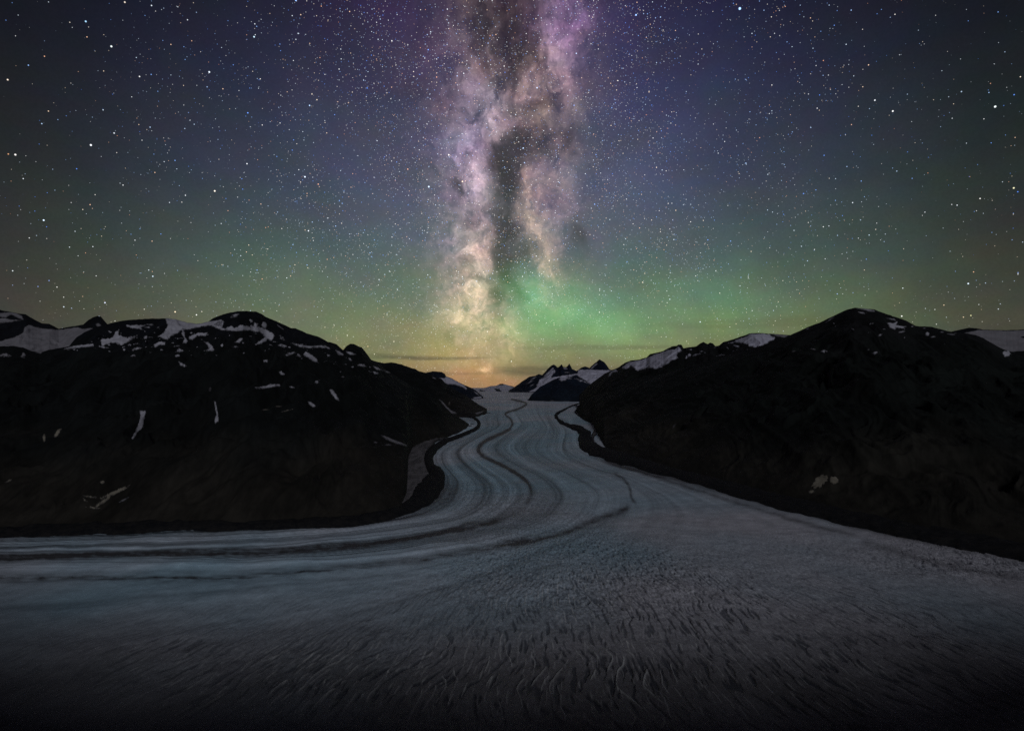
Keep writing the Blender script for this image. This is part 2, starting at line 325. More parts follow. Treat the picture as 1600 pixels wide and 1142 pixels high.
# ------------------------------------------------------------------ mountains
class Mountain:
    def __init__(s, name, label, ridge, base, depth, mat, seed, rows=260, step=1.3, prof=1.0, rough=.10, gully=.10, gs=260., shear=0., jit=.8, back=900., bulge=0.):
        r = np.array(ridge, float); x0, x1 = r[0,0], r[-1,0]
        nc = int((x1-x0)/step)+1; px = np.linspace(x0, x1, nc)
        rp = np.interp(px, r[:,0], r[:,1])
        rp = rp + jit*(fbm(px/9., px*0+seed, 4, seed, .6)*1.6)
        Yb = ground_Y(interp(base, px)); Yr = np.maximum(interp(depth, px), Yb+120)
        zr = CAMZ+(HY-rp)/F*Yr; zb = zg(Yb)
        zr = np.maximum(zr, zb+5)
        t = np.concatenate([np.linspace(-.04, 1, rows), 1+np.linspace(.02, 1, 14)])
        Tt, PX = np.meshgrid(t, px, indexing='ij')
        YB, YR, ZB, ZR = (np.broadcast_to(a, Tt.shape) for a in (Yb, Yr, zb, zr))
        tc = np.clip(Tt, 0, 1)
        Y = YB+(YR-YB)*np.minimum(Tt, 1)+np.maximum(Tt-1, 0)*back
        U = (PX-800)/F; X = U*Y
        pr = tc**prof + bulge*np.sin(tc*np.pi)*(1-tc)
        Z = ZB+(ZR-ZB)*pr
        env = np.sin(np.clip(tc, 0, 1)*np.pi)**.6
        hgt = np.maximum(ZR-ZB, 0)
        wx = fbm(X/700, Y/700, 3, seed+3)*1.2
        gl = ridged(X/gs+wx+shear*tc*3, Y/(gs*4)+tc*.8+wx, 4, seed+5, .42)
        Z = Z + env*hgt*(gully*(gl-.45) + rough*fbm(X/420, Y/420, 5, seed+9, .45))
        Z = Z + env*np.minimum(hgt*.02, 7)*fbm(X/45, Y/60, 4, seed+19, .6)
        Z = np.where(Tt < 0, ZB+Tt*500, Z)
        Z = np.where(Tt > 1, ZR-(Tt-1)*back*.75, Z)
        s.px, s.X, s.Y, s.Z = px, X, Y, Z
        s.PY = HY-(Z-CAMZ)/Y*F; s.PX = PX; s.seed = seed; s.Tt = Tt
        s.o = grid_mesh(name, X, Y, Z, mat, attrs=dict(inside=X*0+6))
        setting(s.o, label, 'mountain')
    def patch(s, shape, name='snow_patch', mat=None, label=None, rough=1.6, th=1.2, ns=6., hole=0., scatter=0.):
        """shape: polygon [(px,py)...] or ellipse (cx, cy, rx, ry, rot)"""
        if isinstance(shape, list):
            pl = np.array(shape, float); bx0, by0 = pl.min(0)-7; bx1, by1 = pl.max(0)+7
        else:
            cx, cy, rx, ry, rot = shape; R = max(rx, ry)+7; bx0, bx1, by0, by1 = cx-R, cx+R, cy-R, cy+R
        cols = np.where((s.px >= bx0) & (s.px <= bx1))[0]
        if len(cols) < 3: return
        c0, c1 = cols[0], cols[-1]+1
        PY = s.PY[:, c0:c1]; PX = s.PX[:, c0:c1]
        rr = np.where(((PY >= by0) & (PY <= by1) & (s.Tt[:, c0:c1] > 0.0)).any(1))[0]
        if len(rr) < 3: return
        r0, r1 = rr[0], min(rr[-1]+2, PY.shape[0])
        PX, PY = PX[r0:r1], PY[r0:r1]; X, Y, Z = s.X[r0:r1, c0:c1], s.Y[r0:r1, c0:c1], s.Z[r0:r1, c0:c1]
        if isinstance(shape, list):
            d = np.full(PX.shape, 1e9); ins = np.zeros(PX.shape, bool)
            for i in range(len(pl)):
                a, b = pl[i], pl[(i+1) % len(pl)]; ab = b-a; L = (ab**2).sum()+1e-9
                tt = np.clip(((PX-a[0])*ab[0]+(PY-a[1])*ab[1])/L, 0, 1)
                d = np.minimum(d, np.hypot(PX-a[0]-tt*ab[0], PY-a[1]-tt*ab[1]))
                cr = ((a[1] > PY) != (b[1] > PY))
                with np.errstate(divide='ignore', invalid='ignore'):
                    xi = (b[0]-a[0])*(PY-a[1])/(b[1]-a[1]+1e-12)+a[0]
                ins ^= cr & (PX < xi)
            d = np.where(ins, d, -d)
        else:
            c_, s_ = math.cos(math.radians(rot)), math.sin(math.radians(rot))
            ex = (PX-cx)*c_+(PY-cy)*s_; ey = -(PX-cx)*s_+(PY-cy)*c_
            d = (1-np.hypot(ex/rx, ey/ry))*min(rx, ry)
        d = d + .35*rough + rough*1.25*(fbm(PX/ns, PY/(ns*.5), 5, s.seed+31, .72))*2 - hole*np.maximum(0, ridged(PX/14, PY/8, 3, s.seed+77)-.35)*10
        if scatter: d = np.minimum(d*.5, (fbm(PX/11, PY/4.5, 4, s.seed+91, .6)-scatter)*14)
        off = np.clip(d, -5, th)*.55*Y/F
        keep = d > -1.6
        if keep.sum() < 3: return
        o = grid_mesh(name, X, Y, Z+off, mat or M_SNOW, s.o, keep, dict(inside=np.clip(d, -2, 6)))
        if o is not None and label: o['label'] = label
        return o

# --- far left snow basin and its peaks
L0 = Mountain('mountain', 'snow filled basin below two small black peaks, behind the left mountain', 
    [(-700,560),(-520,520),(-400,490),(-300,498),(-190,470),(-90,462),(-30,476),(0,484),(5,485.5),(17,487.5),(30,490),(40,491),(48,496),(55,500),(65,505),(77,506),(84,509.5),(92,514),(105,511),(120,509),(130,507),(138,500),(145,496),(152,493.5),(158,495),(163,501),(168,506.5),(185,506),(210,510)],
    [(-190,690),(210,690)], [(-190,8800),(210,8600)], M_ROCK, 11, rows=330, step=.8, rough=.04, gully=.04, jit=.35, prof=1.1)
for p in [
    [(-190,540),(-60,545),(0,533),(22,527),(36,520),(38,512),(45,507.5),(55,511),(66,513.5),(78,514),(92,515.5),(110,513),(122,511),(128,514),(135,513),(150,513),(165,509),(172,512),(150,545),(90,560),(-190,640)],
    [(-40,484),(0,489),(16,488),(28,490),(35,495),(37,500),(28,497),(18,492),(8,497),(0,495)], [(-20,500),(8,497),(20,500),(34,500),(20,503),(0,505)]]:
    L0.patch(p, 'snowfield' if len(p) > 12 else 'snow_patch', M_SNOW_DIM, rough=.8, th=1.6)
L0.patch((154,508,5,2.6,35), mat=M_SNOW_DIM, rough=.8)

# --- left mountain
L1 = Mountain('mountain', 'broad black mountain on the left with ragged snow along its summit ridge',
    [(-700,640),(-480,585),(-330,560),(-190,538),(-60,540),(0,541),(20,540.5),(36,543),(48,548),(62,551),(75,547),(92,544),(108,541),(114,533),(120,527),(132,519),(150,511),(168,506.5),(186,502),(200,500),(230,498),(262,497.5),(276,499.5),(292,504.5),(306,506),(318,505),(325,503),(333,497),(342,493.5),(354,489.5),(370,486.5),(385,486),(400,487),(408,490),(416,495.5),(432,502),(455,512.5),(462,513),(480,521),(500,527),(512,534),(518,535),(526,538),(536,547),(541,541),(547,537),(553,537.5),(560,541),(566,543),(572,551),(580,562),(592,567),(600,576),(625,592),(645,604),(665,612),(682,622),(692,632),(705,645),(722,655),(734,663),(740,668)],
    [(-190,856),(0,839),(100,833),(200,828),(400,825),(520,821),(590,811),(618,803),(630,794),(636,775),(637,748),(638,716),(645,701),(660,694),(700,683),(726,671),(736,665.5),(740,665)],
    [(-190,6400),(100,6000),(380,5600),(540,6100),(640,7000),(700,7700),(740,8200)], M_ROCK, 23, rows=420, step=1.15, prof=.92, rough=.09, gully=.10, gs=240., shear=-.8, jit=.5, bulge=.10)
S1 = L1.patch
S1([(258,497),(276,499),(292,504),(308,506),(322,503),(346,500),(350,503),(347,512),(352,514),(361,509),(366,513),(376,508),(392,511),(391,516),(370,517.5),(345,516),(330,509),(318,510),(292,515),(286,514),(279,520),(266,526),(262,531),(247,526),(256,520),(262,508)], 'snowfield', rough=1.1, label='snow saddle between two humps of the ridge')
S1([(340,502),(349,500.5),(348,511),(341,513),(331,508)], rough=.6)
S1([(390,508),(410,512),(430,523),(424,533),(418,531),(409,537),(398,540),(402,535),(414,527),(405,519),(392,517)], 'snowfield', rough=1.3, hole=.25)
S1([(397,503),(403,506),(402,513),(396,511)], rough=.8)
S1((413,508,4,5,0), rough=.9); S1((402,515,9,2,0), rough=.9)
S1((367,493,5,1.8,-10)); S1((392,501,2,2,0)); S1([(432,506),(444,515),(442,515),(434,509)], rough=.5)
S1([(160,530),(176,528),(180,520),(186,515),(184,522),(190,526),(200,528),(215,524),(200,534),(190,540),(183,536),(172,536),(160,541),(157,534)], rough=1.6, label='branching snow patch')
S1([(100,545),(117,540),(146,537),(147,541),(120,544),(104,546)], rough=.8); S1([(155,540),(170,543),(163,545),(155,542)], rough=.8)
S1([(198,508),(215,508),(232,507),(220,512),(222,515),(208,513),(198,511)], rough=1.2); S1((235,507.5,4,1.3,0), rough=.6)
S1([(240,539),(250,533),(258,535),(258,539),(250,539),(243,543)], rough=1.0)
S1((228,527,4,2,-35), rough=1.); S1((234,527,4,1,0), rough=.6); S1((213,545,6,1.6,-14)); S1((203,539,2,1.3,0)); S1((210,556,2.6,1,-8))
S1([(284,514),(288,518),(289,527),(293,533),(291,537),(286,536),(288,529),(284,523)], rough=1.0, label='thin vertical snow finger')
S1([(294,527),(300,524),(312,520),(324,520),(322,525),(308,525),(302,531),(296,530)], rough=1.2)
S1([(318,534),(326,536),(331,540),(335,547),(329,549),(320,549),(326,545),(325,539)], rough=1.3)
S1((280,548,4.5,2.3,0)); S1((277,556,3,1.8,0)); S1((275,541,3,1,0)); S1([(278,563),(285,568),(293,572),(288,574),(281,570)], rough=1.)
S1([(366,535),(376,528),(380,529),(374,536)], rough=.9); S1((368,542,5,1,0), rough=.7)
S1((441,528,4,2,45)); S1([(434,540),(440,537),(448,541),(444,544)], rough=.8); S1((452,553,6,1.6,-14)); S1((415,564,2.6,1.6,0)); S1((440,583.5,4,2.2,25))
S1([(454,536),(462,537),(470,539),(484,541),(500,540),(508,540),(516,545),(500,543),(480,544),(468,542)], rough=1.1, label='long thin snow ledge under the crest')
S1([(478,550),(485,553),(494,560),(498,568),(490,565),(480,558),(474,554)], rough=1.2)
S1((468,556,5,1.3,35)); S1([(524,547),(532,550),(537,555),(530,556)], rough=1.); S1([(540,548),(550,551),(558,554),(548,555),(542,552)], rough=.8)
S1([(537,558),(545,558),(551,564),(548,564),(543,560)], rough=.8); S1((566,571,5,1.6,12)); S1([(582,571),(590,574),(598,579),(588,578)], rough=.7); S1((588,583,3.5,1.3,20))
S1((605,581,5,1.1,22), rough=.7)
S1([(398,605),(415,603),(422,600),(438,600.5),(438,603.5),(424,605),(412,607.5),(400,607)], rough=.7, label='straight bright snow ledge')
S1((456,605,4,1.3,10), rough=.7); S1((495,596,3,1.6,-15)); S1((535,589,3.2,.9,0), rough=.5); S1((532,581,1.4,1,0), rough=.5)
S1([(514,608),(519,608),(526,617),(531,627),(526,625),(518,616)], rough=.8, label='slanted snow streak'); S1([(481,627),(486,628),(495,635),(488,636),(483,632)], rough=.7)
S1((415,640,6,1,0), rough=.5, mat=M_SCREE); S1((435,635,5,.9,0), rough=.5, mat=M_SCREE); S1((450,641,10,1.1,-14), rough=.5, mat=M_SCREE)
S1([(334,626),(337,628),(341,650),(342,658),(336,662),(335,655),(338,648)], rough=.8, label='thin hanging snow gully'); S1((328,608,2,3.5,10), rough=.8, mat=M_GRAVEL)
S1([(218,642),(228,642),(225,655),(223,668),(215,675),(207,688),(206,684),(214,668),(219,655)], rough=1.2, label='long bent snow gully')
S1((69,684,2,6,0), rough=.9, mat=M_SCREE); S1((90,676,3,8,35), rough=.9, mat=M_SCREE); S1((14,751,6,1.5,-25), rough=.6, mat=M_SCREE)
for k_, e_ in enumerate([(180,769,22,2.6,-24), (162,783,15,2.2,-36), (141,776,10,1.6,6), (146,793,10,1.6,6), (170,776,14,1.3,-30), (133,781,4,1.5,40)]):
    S1(e_, 'scree_patch', M_SCREE, rough=1.2, ns=4, label='pale scree streak low above the foot of the slope' if k_ == 0 else None)
S1((193,781,8,1.5,-28), 'scree_patch', M_SNOW_DIM, rough=.6); S1((160,753,4,2.5,0), 'scree_patch', M_SCREE, rough=.7)
S1([(594,679),(602,681),(624,690),(640,696.5),(636,697.5),(618,693),(602,686)], 'scree_patch', M_SNOW_DIM, rough=.5, label='straight tan strip running down to the ice edge')
S1((587,691,3,1.2,0), mat=M_SNOW_DIM, rough=.5); S1((607,695,4,1.2,0), mat=M_SNOW_DIM, rough=.5)
S1((8,555,7,2.2,0), mat=M_SNOW_DIM); S1((36,555,3,3.5,0), mat=M_SNOW_DIM); S1([(52,548),(66,550),(64,553),(56,551)], mat=M_SNOW_DIM, rough=.7)

S1([(180,508),(260,506),(330,520),(400,520),(440,530),(520,548),(600,580),(600,592),(540,572),(470,560),(420,556),(330,556),(240,552),(170,550),(100,552),(100,546),(150,530)], 'snow_flecks', scatter=.30, th=.8, label='scattered snow flecks below the summit ridge')
# --- second spur on the left
L2 = Mountain('mountain', 'dark rounded spur that ends in a low nose at the left edge of the glacier bend',
    [(560,566),(580,563),(600,567.5),(612,566),(628,569.5),(640,574),(648,576),(655,580),(668,583),(678,588),(690,592),(698,601),(715,611),(730,619),(742,628),(750,633),(758,637),(765,641),(768,643.5)],
    [(560,655),(700,650.5),(715,652),(740,652),(755,648.5),(766,645),(768,644)], [(560,11500),(700,11600),(768,11000)], M_ROCK, 37, rows=200, step=.7, prof=.9, rough=.08, gully=.09, gs=420., jit=.5, back=2500)
L2.patch([(686,624),(690,626),(698,635),(704,640),(714,646),(706,647),(699,642),(693,633)], 'scree_patch', M_SNOW_DIM, rough=.7, label='forked pale snow gully')
L2.patch((702,630,1.2,3,10), mat=M_SCREE, rough=.4)
L2.patch([(742,645.5),(750,643),(757,642),(752,645.5),(745,648)], mat=M_SNOW_DIM, rough=.5)
L2.patch((678,590.5,3,1,20), rough=.3, mat=M_SNOW_FAR)
# --- third, snowy, left
L3 = Mountain('mountain', 'distant blue peak with one long snow slope on its right side, left of the glacier head',
    [(640,590),(660,584),(668,581.5),(676,580),(690,581),(695,584),(697,588),(706,591),(716,597),(727,602),(737,606),(746,612),(752,617.5),(756,621)],
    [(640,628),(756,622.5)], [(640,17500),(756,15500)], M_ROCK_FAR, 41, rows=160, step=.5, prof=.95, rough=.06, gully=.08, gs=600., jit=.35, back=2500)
L3.patch([(686,590),(694,591),(697,588),(706,591),(716,597),(724,601),(730,607),(728,609),(722,605),(710,601),(700,601),(694,598)], 'snowfield', M_SNOW_FAR, rough=.6, th=.9)
L3.patch([(740,611),(746,614),(750,619),(744,616)], mat=M_SNOW_FAR, rough=.3); L3.patch([(738,621),(752,619),(754,624),(742,624)], mat=M_SNOW_FAR, rough=.3)
# --- far dome
L4 = Mountain('mountain', 'low snow dome on the horizon at the head of the glacier',
    [(700,614),(735,613.5),(748,610),(758,605.5),(767,603),(775,602.5),(781,600),(785,599.3),(795,602),(805,604.5),(815,607),(840,608),(870,609),(900,609)],
    [(700,614.5),(900,614.5)], [(700,27000),(900,27000)], M_SNOW_FAR, 43, rows=90, step=.5, prof=1., rough=.10, gully=.12, gs=900., jit=.2, back=3000)
L4.patch([(772,607),(780,608),(784,612),(776,611)], 'rock_outcrop', M_ROCK_FAR, rough=.4); L4.patch((783,600.6,3.2,1.1,0), 'rock_outcrop', M_ROCK_FAR, rough=.3)
L4.patch((754,611,5,1.2,15), 'rock_outcrop', M_ROCK_FAR, rough=.4); L4.patch((800,603.5,3,.7,15), 'rock_outcrop', M_ROCK_FAR, rough=.3)

# --- right side, far to near
R6 = Mountain('mountain', 'lone blunt dark peak rising behind a snow plateau, right of the jagged peaks',
    [(895,583),(904,577.5),(908,574.5),(914,572.3),(919,574),(921,575),(925,571),(929,567.5),(932,565.5),(936.6,561.3),(940,563.3),(944,565.5),(947,569),(952,576.5),(958,580),(975,585)],
    [(895,606),(975,606)], [(895,25500),(975,25500)], M_ROCK_FAR, 47, rows=120, step=.4, prof=.9, rough=.05, gully=.10, gs=700., jit=.25, back=3000)
R6.patch([(921,577),(928,570),(932,567),(935,568),(930,572),(925,577)], mat=M_SNOW_FAR, rough=.3)
R5 = Mountain('mountain', 'jagged blue peaks with two rock teeth and a snow tongue falling to the glacier',
    [(786,613),(793,611.5),(804,604.5),(817,595),(828,588),(836,587),(842,584.5),(847,586),(850,582.6),(856,576),(862,571),(865,569.4),(868,571),(871,574),(873,573.5),(877.5,568.8),(880,573),(884,574),(886.5,572.5),(889.5,568),(892,572),(894,576.5),(901,579.5),(904,577.8),(915,577.4),(930,577.8),(952,578.5),(965,576),(985,580),(1010,588)],
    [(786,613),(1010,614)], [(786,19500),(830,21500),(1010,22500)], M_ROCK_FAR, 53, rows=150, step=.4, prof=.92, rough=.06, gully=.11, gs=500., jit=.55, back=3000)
R5.patch([(902,577),(930,577.3),(955,578),(975,578),(935,603),(921,600),(912,594),(900,586),(890,590),(876,594),(868,600),(858,606),(842,613),(822,613),(836,607),(839,600),(843,593),(850,589),(858,585),(862,579),(866,577),(869,580),(862,589),(872,588),(884,586),(893,585),(902,583)], 'snowfield', M_SNOW_FAR, rough=.7, th=.9, ns=4, hole=.14)
R5.patch([(849,588),(857,580),(864,574),(866,576),(858,585),(853,591)], mat=M_SNOW_FAR, rough=.5, ns=4); R5.patch([(879,574),(886,574.5),(887,578),(881,577)], mat=M_SNOW_FAR, rough=.3)
R5.patch((834,591,5,1,-30), mat=M_SNOW_FAR, rough=.5, ns=4); R5.patch((828,597,6,1,-30), mat=M_SNOW_FAR, rough=.5, ns=4); R5.patch((831,602,4,.8,-30), mat=M_SNOW_FAR, rough=.4, ns=4); R5.patch((886,582,4,1,0), mat=M_SNOW_FAR, rough=.3)
R4 = Mountain('mountain', 'dark round-backed rock buttress standing at the far bend of the glacier, right side',
    [(824,625),(826.6,622.5),(830,617),(836,611.5),(844.5,604),(855.5,598),(864,593.6),(872,590),(884,589.5),(894,591.6),(905,592),(912,595),(921.5,600),(940,608),(960,612)],
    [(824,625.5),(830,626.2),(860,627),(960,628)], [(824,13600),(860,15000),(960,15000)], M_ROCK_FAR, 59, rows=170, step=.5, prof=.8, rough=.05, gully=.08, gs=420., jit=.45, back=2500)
R4.patch([(871,594),(876,590),(884,589),(894,591.5),(906,592),(914,598),(918,599),(914,596),(906,597),(900,592),(888,592),(882,595),(877,596)], mat=M_SNOW_FAR, rough=.9, ns=5, hole=.2)
R4.patch([(898,590),(908,591),(914,598),(919,599),(906,593)], mat=M_SNOW_FAR, rough=.5, ns=4); R4.patch((862,626,3,.8,0), mat=M_SNOW_DIM, rough=.2)
R3 = Mountain('mountain', 'smooth snow plateau behind the right end of the ridge, crossed by one dark rock bar',
    [(1440,522),(1485,518.5),(1500,515),(1515,512),(1526,513),(1536,515),(1550,515.5),(1572,516),(1600,515),(1680,508),(1790,516),(1950,500),(2200,540)],
    [(1440,690),(1790,690)], [(1440,9000),(1790,9000)], M_ROCK, 61, rows=300, step=.9, prof=1.1, rough=.02, gully=.02, gs=900, jit=.3)
R3.patch([(1506,520),(1530,515.5),(1552,516),(1572,517),(1600,516),(1680,509),(1790,517),(1790,575),(1560,575),(1530,545),(1510,524)], 'snowfield', M_SNOW_DIM, rough=.5, th=1.4)
R3.patch([(1588,528),(1600,524.5),(1640,524),(1640,530),(1600,530)], 'rock_outcrop', M_ROCK, rough=.7, th=2.6)
R2 = Mountain('mountain', 'middle ridge on the right carrying a bright snowfield under small rock crests',
    [(905,617),(921,601),(932,593),(945,583.5),(955,579),(966,574),(976,567),(985,563.3),(1000,561.5),(1010,558.5),(1016,553),(1024,551.5),(1036,548.5),(1044,544),(1050,541),(1057,540.5),(1060,538.3),(1065,538.5),(1068,544),(1078,542.5),(1088,541),(1094,536.5),(1099,534),(1103,536.5),(1106,537.5),(1110,535),(1114,536.5),(1118,541),(1124,539.5),(1130,534.5),(1136,533),(1150,528.5),(1162,524.5),(1171,521),(1185,520),(1200,521.5),(1218,522.5),(1235,523.5),(1260,522),(1300,530)],
    [(905,640),(960,690),(1300,720)], [(905,11800),(960,10500),(1060,9200),(1180,8200),(1300,8000)], M_ROCK_R, 67, rows=420, step=.7, prof=.95, rough=.05, gully=.07, gs=420., jit=.45, back=2000)
S2 = R2.patch
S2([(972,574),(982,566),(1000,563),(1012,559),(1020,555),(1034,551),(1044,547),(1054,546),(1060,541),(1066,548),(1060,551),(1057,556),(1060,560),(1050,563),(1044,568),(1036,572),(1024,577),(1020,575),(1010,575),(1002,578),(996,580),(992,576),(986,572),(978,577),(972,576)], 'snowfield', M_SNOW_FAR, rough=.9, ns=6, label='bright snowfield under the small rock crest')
S2([(950,588),(954,581),(962,577),(966,581),(957,582),(953,588)], mat=M_SNOW_FAR, rough=.5, ns=4)
S2([(1020,575),(1030,571),(1038,569),(1034,574),(1024,577)], mat=M_SNOW_FAR, rough=.6, ns=4)
S2((1077,555,3,2.5,-50), mat=M_SNOW_FAR, rough=.6, ns=4); S2((1089,554,6,1.5,-15), mat=M_SNOW_FAR, rough=.6, ns=4); S2((1096,549,3,1,-10), mat=M_SNOW_FAR, rough=.4, ns=4)
S2([(1133,537),(1146,533),(1158,528),(1172,522),(1186,521),(1202,522.5),(1212,528),(1208,532),(1196,538),(1182,544),(1172,541),(1160,537),(1148,536)], 'snowfield', M_SNOW_FAR, rough=1.1, ns=7, hole=.22, label='mottled snowfield on the rounded top')
S2([(1200,521),(1218,522.5),(1234,524),(1226,528),(1214,526)], mat=M_SNOW_DIM, rough=.5)
S2((1151,541,5,1.3,15), rough=.7, mat=M_SNOW_FAR); S2((1129,555,3.5,1,0), rough=.7, mat=M_SNOW_DIM); S2((1145,561,5,1.5,-35), rough=.6, mat=M_SNOW_FAR); S2((1118,542,3,1,-40), rough=.3, mat=M_SNOW_DIM)
R1 = Mountain('mountain', 'large smooth dark mountain filling the right side with a few snow flecks near its top',
    [(898,642),(904,634),(912,628),(922,622),(940,614),(965,604),(1000,594),(1050,580),(1100,566),(1150,552),(1190,540),(1222,529.5),(1240,521),(1252,516),(1264,510),(1280,504.5),(1296,496.5),(1308,491),(1318,486),(1326,483),(1336,480.8),(1352,482.5),(1366,483.5),(1372,486),(1386,491),(1400,495.5),(1416,501),(1430,509),(1440,510),(1455,510.5),(1466,513.5),(1484,518),(1500,520.5),(1512,521),(1524,523.5),(1536,528),(1548,535),(1560,542),(1572,547.5),(1582,549.5),(1600,548),(1650,552),(1790,560),(1950,540),(2100,570),(2300,620)],
    [(898,643),(903,646),(912,656),(926,663),(934,678),(944,697),(960,706),(1050,736),(1150,763),(1300,803),(1450,838),(1600,864),(1790,900),(2300,990)],
    [(898,9900),(1000,8200),(1150,6900),(1335,5900),(1500,5900),(1790,6000)], M_ROCK_R, 71, rows=420, step=1.15, prof=.95, rough=.09, gully=.085, gs=300., shear=.6, jit=.4, bulge=.08)
S4 = R1.patch
S4([(1338,482.5),(1352,482.5),(1366,484.5),(1367,487),(1358,487),(1350,484.5)], rough=.6); S4([(1340,487),(1350,488),(1352,490.5),(1344,490)], rough=.5)
S4([(1386,504),(1394,505),(1402,503),(1400,508),(1412,510),(1420,510),(1412,512),(1415,515),(1408,513),(1400,512),(1398,515),(1390,512)], rough=1.1, label='cluster of small snow flecks on the shoulder')
S4([(1384,497),(1398,498),(1401,502),(1394,500)], rough=.6); S4((1409,518.5,5,1.3,-10), rough=.6); S4((1375,523.5,4,1.5,-20), rough=.6); S4((1333,514.5,3.5,1.3,25), rough=.5)
S4((1449,522,3,3,-20), rough=1.); S4((1457,526.5,5,1,-5), rough=.5); S4((1486,522.5,6,1,5), rough=.4); S4((1472,519,3,1,0), rough=.3); S4((1444,513,2,1,0), rough=.3)
S4((1296,500,7,1.2,-33), rough=.5); S4((1261,514,3.5,1,-25), rough=.4); S4([(1280,549),(1288,547),(1295,549),(1288,551.5)], rough=.7); S4((1270,545.5,4,1.2,12), rough=.5); S4((1240,549.5,4.5,1.1,-12), rough=.5, mat=M_SNOW_DIM)
S4([(1362,552),(1368,549),(1374,550),(1366,554)], rough=.6); S4((1357,546.5,2.5,1.2,0), rough=.4); S4((1389,549,3,.8,0), rough=.4, mat=M_SNOW_DIM); S4([(1568,549),(1576,548),(1579,552),(1577,556),(1570,557),(1567,553)], rough=1.2, label='small blocky snow patch low on the ridge')
S4((1281,752,15,7.5,-38), 'rock_outcrop', M_SCREE, rough=2.0, ns=5, hole=.25, label='pale tan outcrop low on the slope')
S4((1303,750,7.5,5.5,20), 'rock_outcrop', M_SCREE, rough=1.8, ns=4, hole=.2); S4((1268,768,4.5,2.8,-10), 'rock_outcrop', M_SCREE, rough=1., ns=4)
S4((1340,593,1.5,1,0), mat=M_GRAVEL, rough=.3); S4([(1052,664),(1057,662),(1053,668),(1049,671)], 'rock_outcrop', M_GRAVEL, rough=.4)

S4([(1370,492),(1440,512),(1500,522),(1560,548),(1500,540),(1420,530),(1340,520),(1250,535),(1280,512),(1340,486)], 'snow_flecks', scatter=.42, th=.8, label='tiny snow flecks near the summit')
S2([(1040,550),(1100,538),(1140,540),(1200,545),(1180,560),(1120,556),(1060,566)], 'snow_flecks', M_SNOW_FAR, scatter=.33, th=.8)
# ------------------------------------------------------------------ glacier
sx0, sx1 = -560., 2160.
cols = np.concatenate([np.linspace(sx0, -60, 180, endpoint=False), np.linspace(-60, 1660, 1560, endpoint=False), np.linspace(1660, sx1, 180)]); rows = np.concatenate([np.linspace(611.5, 700, 130, endpoint=False), np.linspace(700, 1310, 690)])
PX, PY = np.meshgrid(cols, rows)
GY = ground_Y(PY); GX = (PX-800)/F*GY; GZ = zg(GY)
# flow lines, listed in matching cross-sections from the head of the glacier down
K = [
 [(735,612),(745,622),(768,641),(748,653),(753,664),(728,682),(688,700),(676,718),(694,748),(672,785),(600,811),(400,823),(0,837),(-240,852)],
 [(762,612),(770,624),(778,642),(768,654),(768,668),(738,684),(704,706),(712,730),(738,760),(712,797),(622,818),(400,836),(0,850),(-240,864)],
 [(790,612),(796,626),(792,641),(799,655),(801,664),(774,680),(748,700),(768,720),(822,755),(822,788),(740,825),(420,863),(0,872),(-240,884)],
 [(822,613),(826,628),(828,642),(836,656),(842,668),(822,684),(812,700),(836,722),(890,748),(922,785),(850,832),(560,885),(0,908),(-240,925)],
 [(842,614),(850,630),(850,644),(856,658),(864,672),(860,688),(856,706),(884,724),(940,748),(985,785),(930,850),(650,990),(100,1180),(-240,1320)],
 [(862,616),(870,631),(866,645),(874,660),(884,674),(880,692),(884,710),(918,728),(990,755),(1060,800),(1020,880),(900,1040),(700,1250),(600,1400)],
 [(878,620),(882,633),(868,648),(884,664),(896,678),(898,696),(924,712),(980,732),(1080,765),(1200,810),(1350,880),(1480,980),(1600,1150),(1700,1330)],
 [(905,622),(900,634),(873,648),(888,662),(906,674),(912,694),(944,708),(1010,728),(1130,760),(1250,792),(1400,830),(1500,850),(1650,885),(1850,940)]]
Kc = np.array(K, float)                     # (curve, section, 2)
def spline(a, n, axis):
    a = np.moveaxis(a, axis, 0); m = len(a)
    t = np.linspace(0, m-1-1e-6, n); i = t.astype(int); f = (t-i).reshape((-1,)+(1,)*(a.ndim-1))
    g = lambda k: a[np.clip(k, 0, m-1)]
    p0, p1, p2, p3 = g(i-1), g(i), g(i+1), g(i+2)
    r = .5*((2*p1)+(-p0+p2)*f+(2*p0-5*p1+4*p2-p3)*f**2+(-p0+3*p1-3*p2+p3)*f**3)
    return np.moveaxis(r, 0, axis)
NU, NS = 900, 1500
loft = spline(spline(Kc, NU, 0), NS, 1)
uu = np.broadcast_to(np.linspace(0, 7, NU)[:,None], (NU, NS)); ss = np.broadcast_to(np.linspace(0, 13, NS)[None], (NU, NS))
cw = 2.0; W = int((sx1-sx0)/cw)+2; Hh = int((1320-600)/cw)+2
ci = ((loft[...,0]-sx0)/cw).astype(int); cj = ((loft[...,1]-600)/cw).astype(int)
ok = (ci >= 0)&(ci < W)&(cj >= 0)&(cj < Hh)
acc_ = np.zeros((3, Hh*W)); key = (cj*W+ci)[ok]
for q, v in enumerate((uu, ss, np.ones_like(uu))): acc_[q] = np.bincount(key, v[ok], Hh*W)
cnt = acc_[2].reshape(Hh, W); fu = np.where(cnt > 0, acc_[0].reshape(Hh, W)/np.maximum(cnt, 1), 0); fs = np.where(cnt > 0, acc_[1].reshape(Hh, W)/np.maximum(cnt, 1), 0)
fil = cnt > 0
def sh(a, i, j): return np.roll(np.roll(a, i, 0), j, 1)
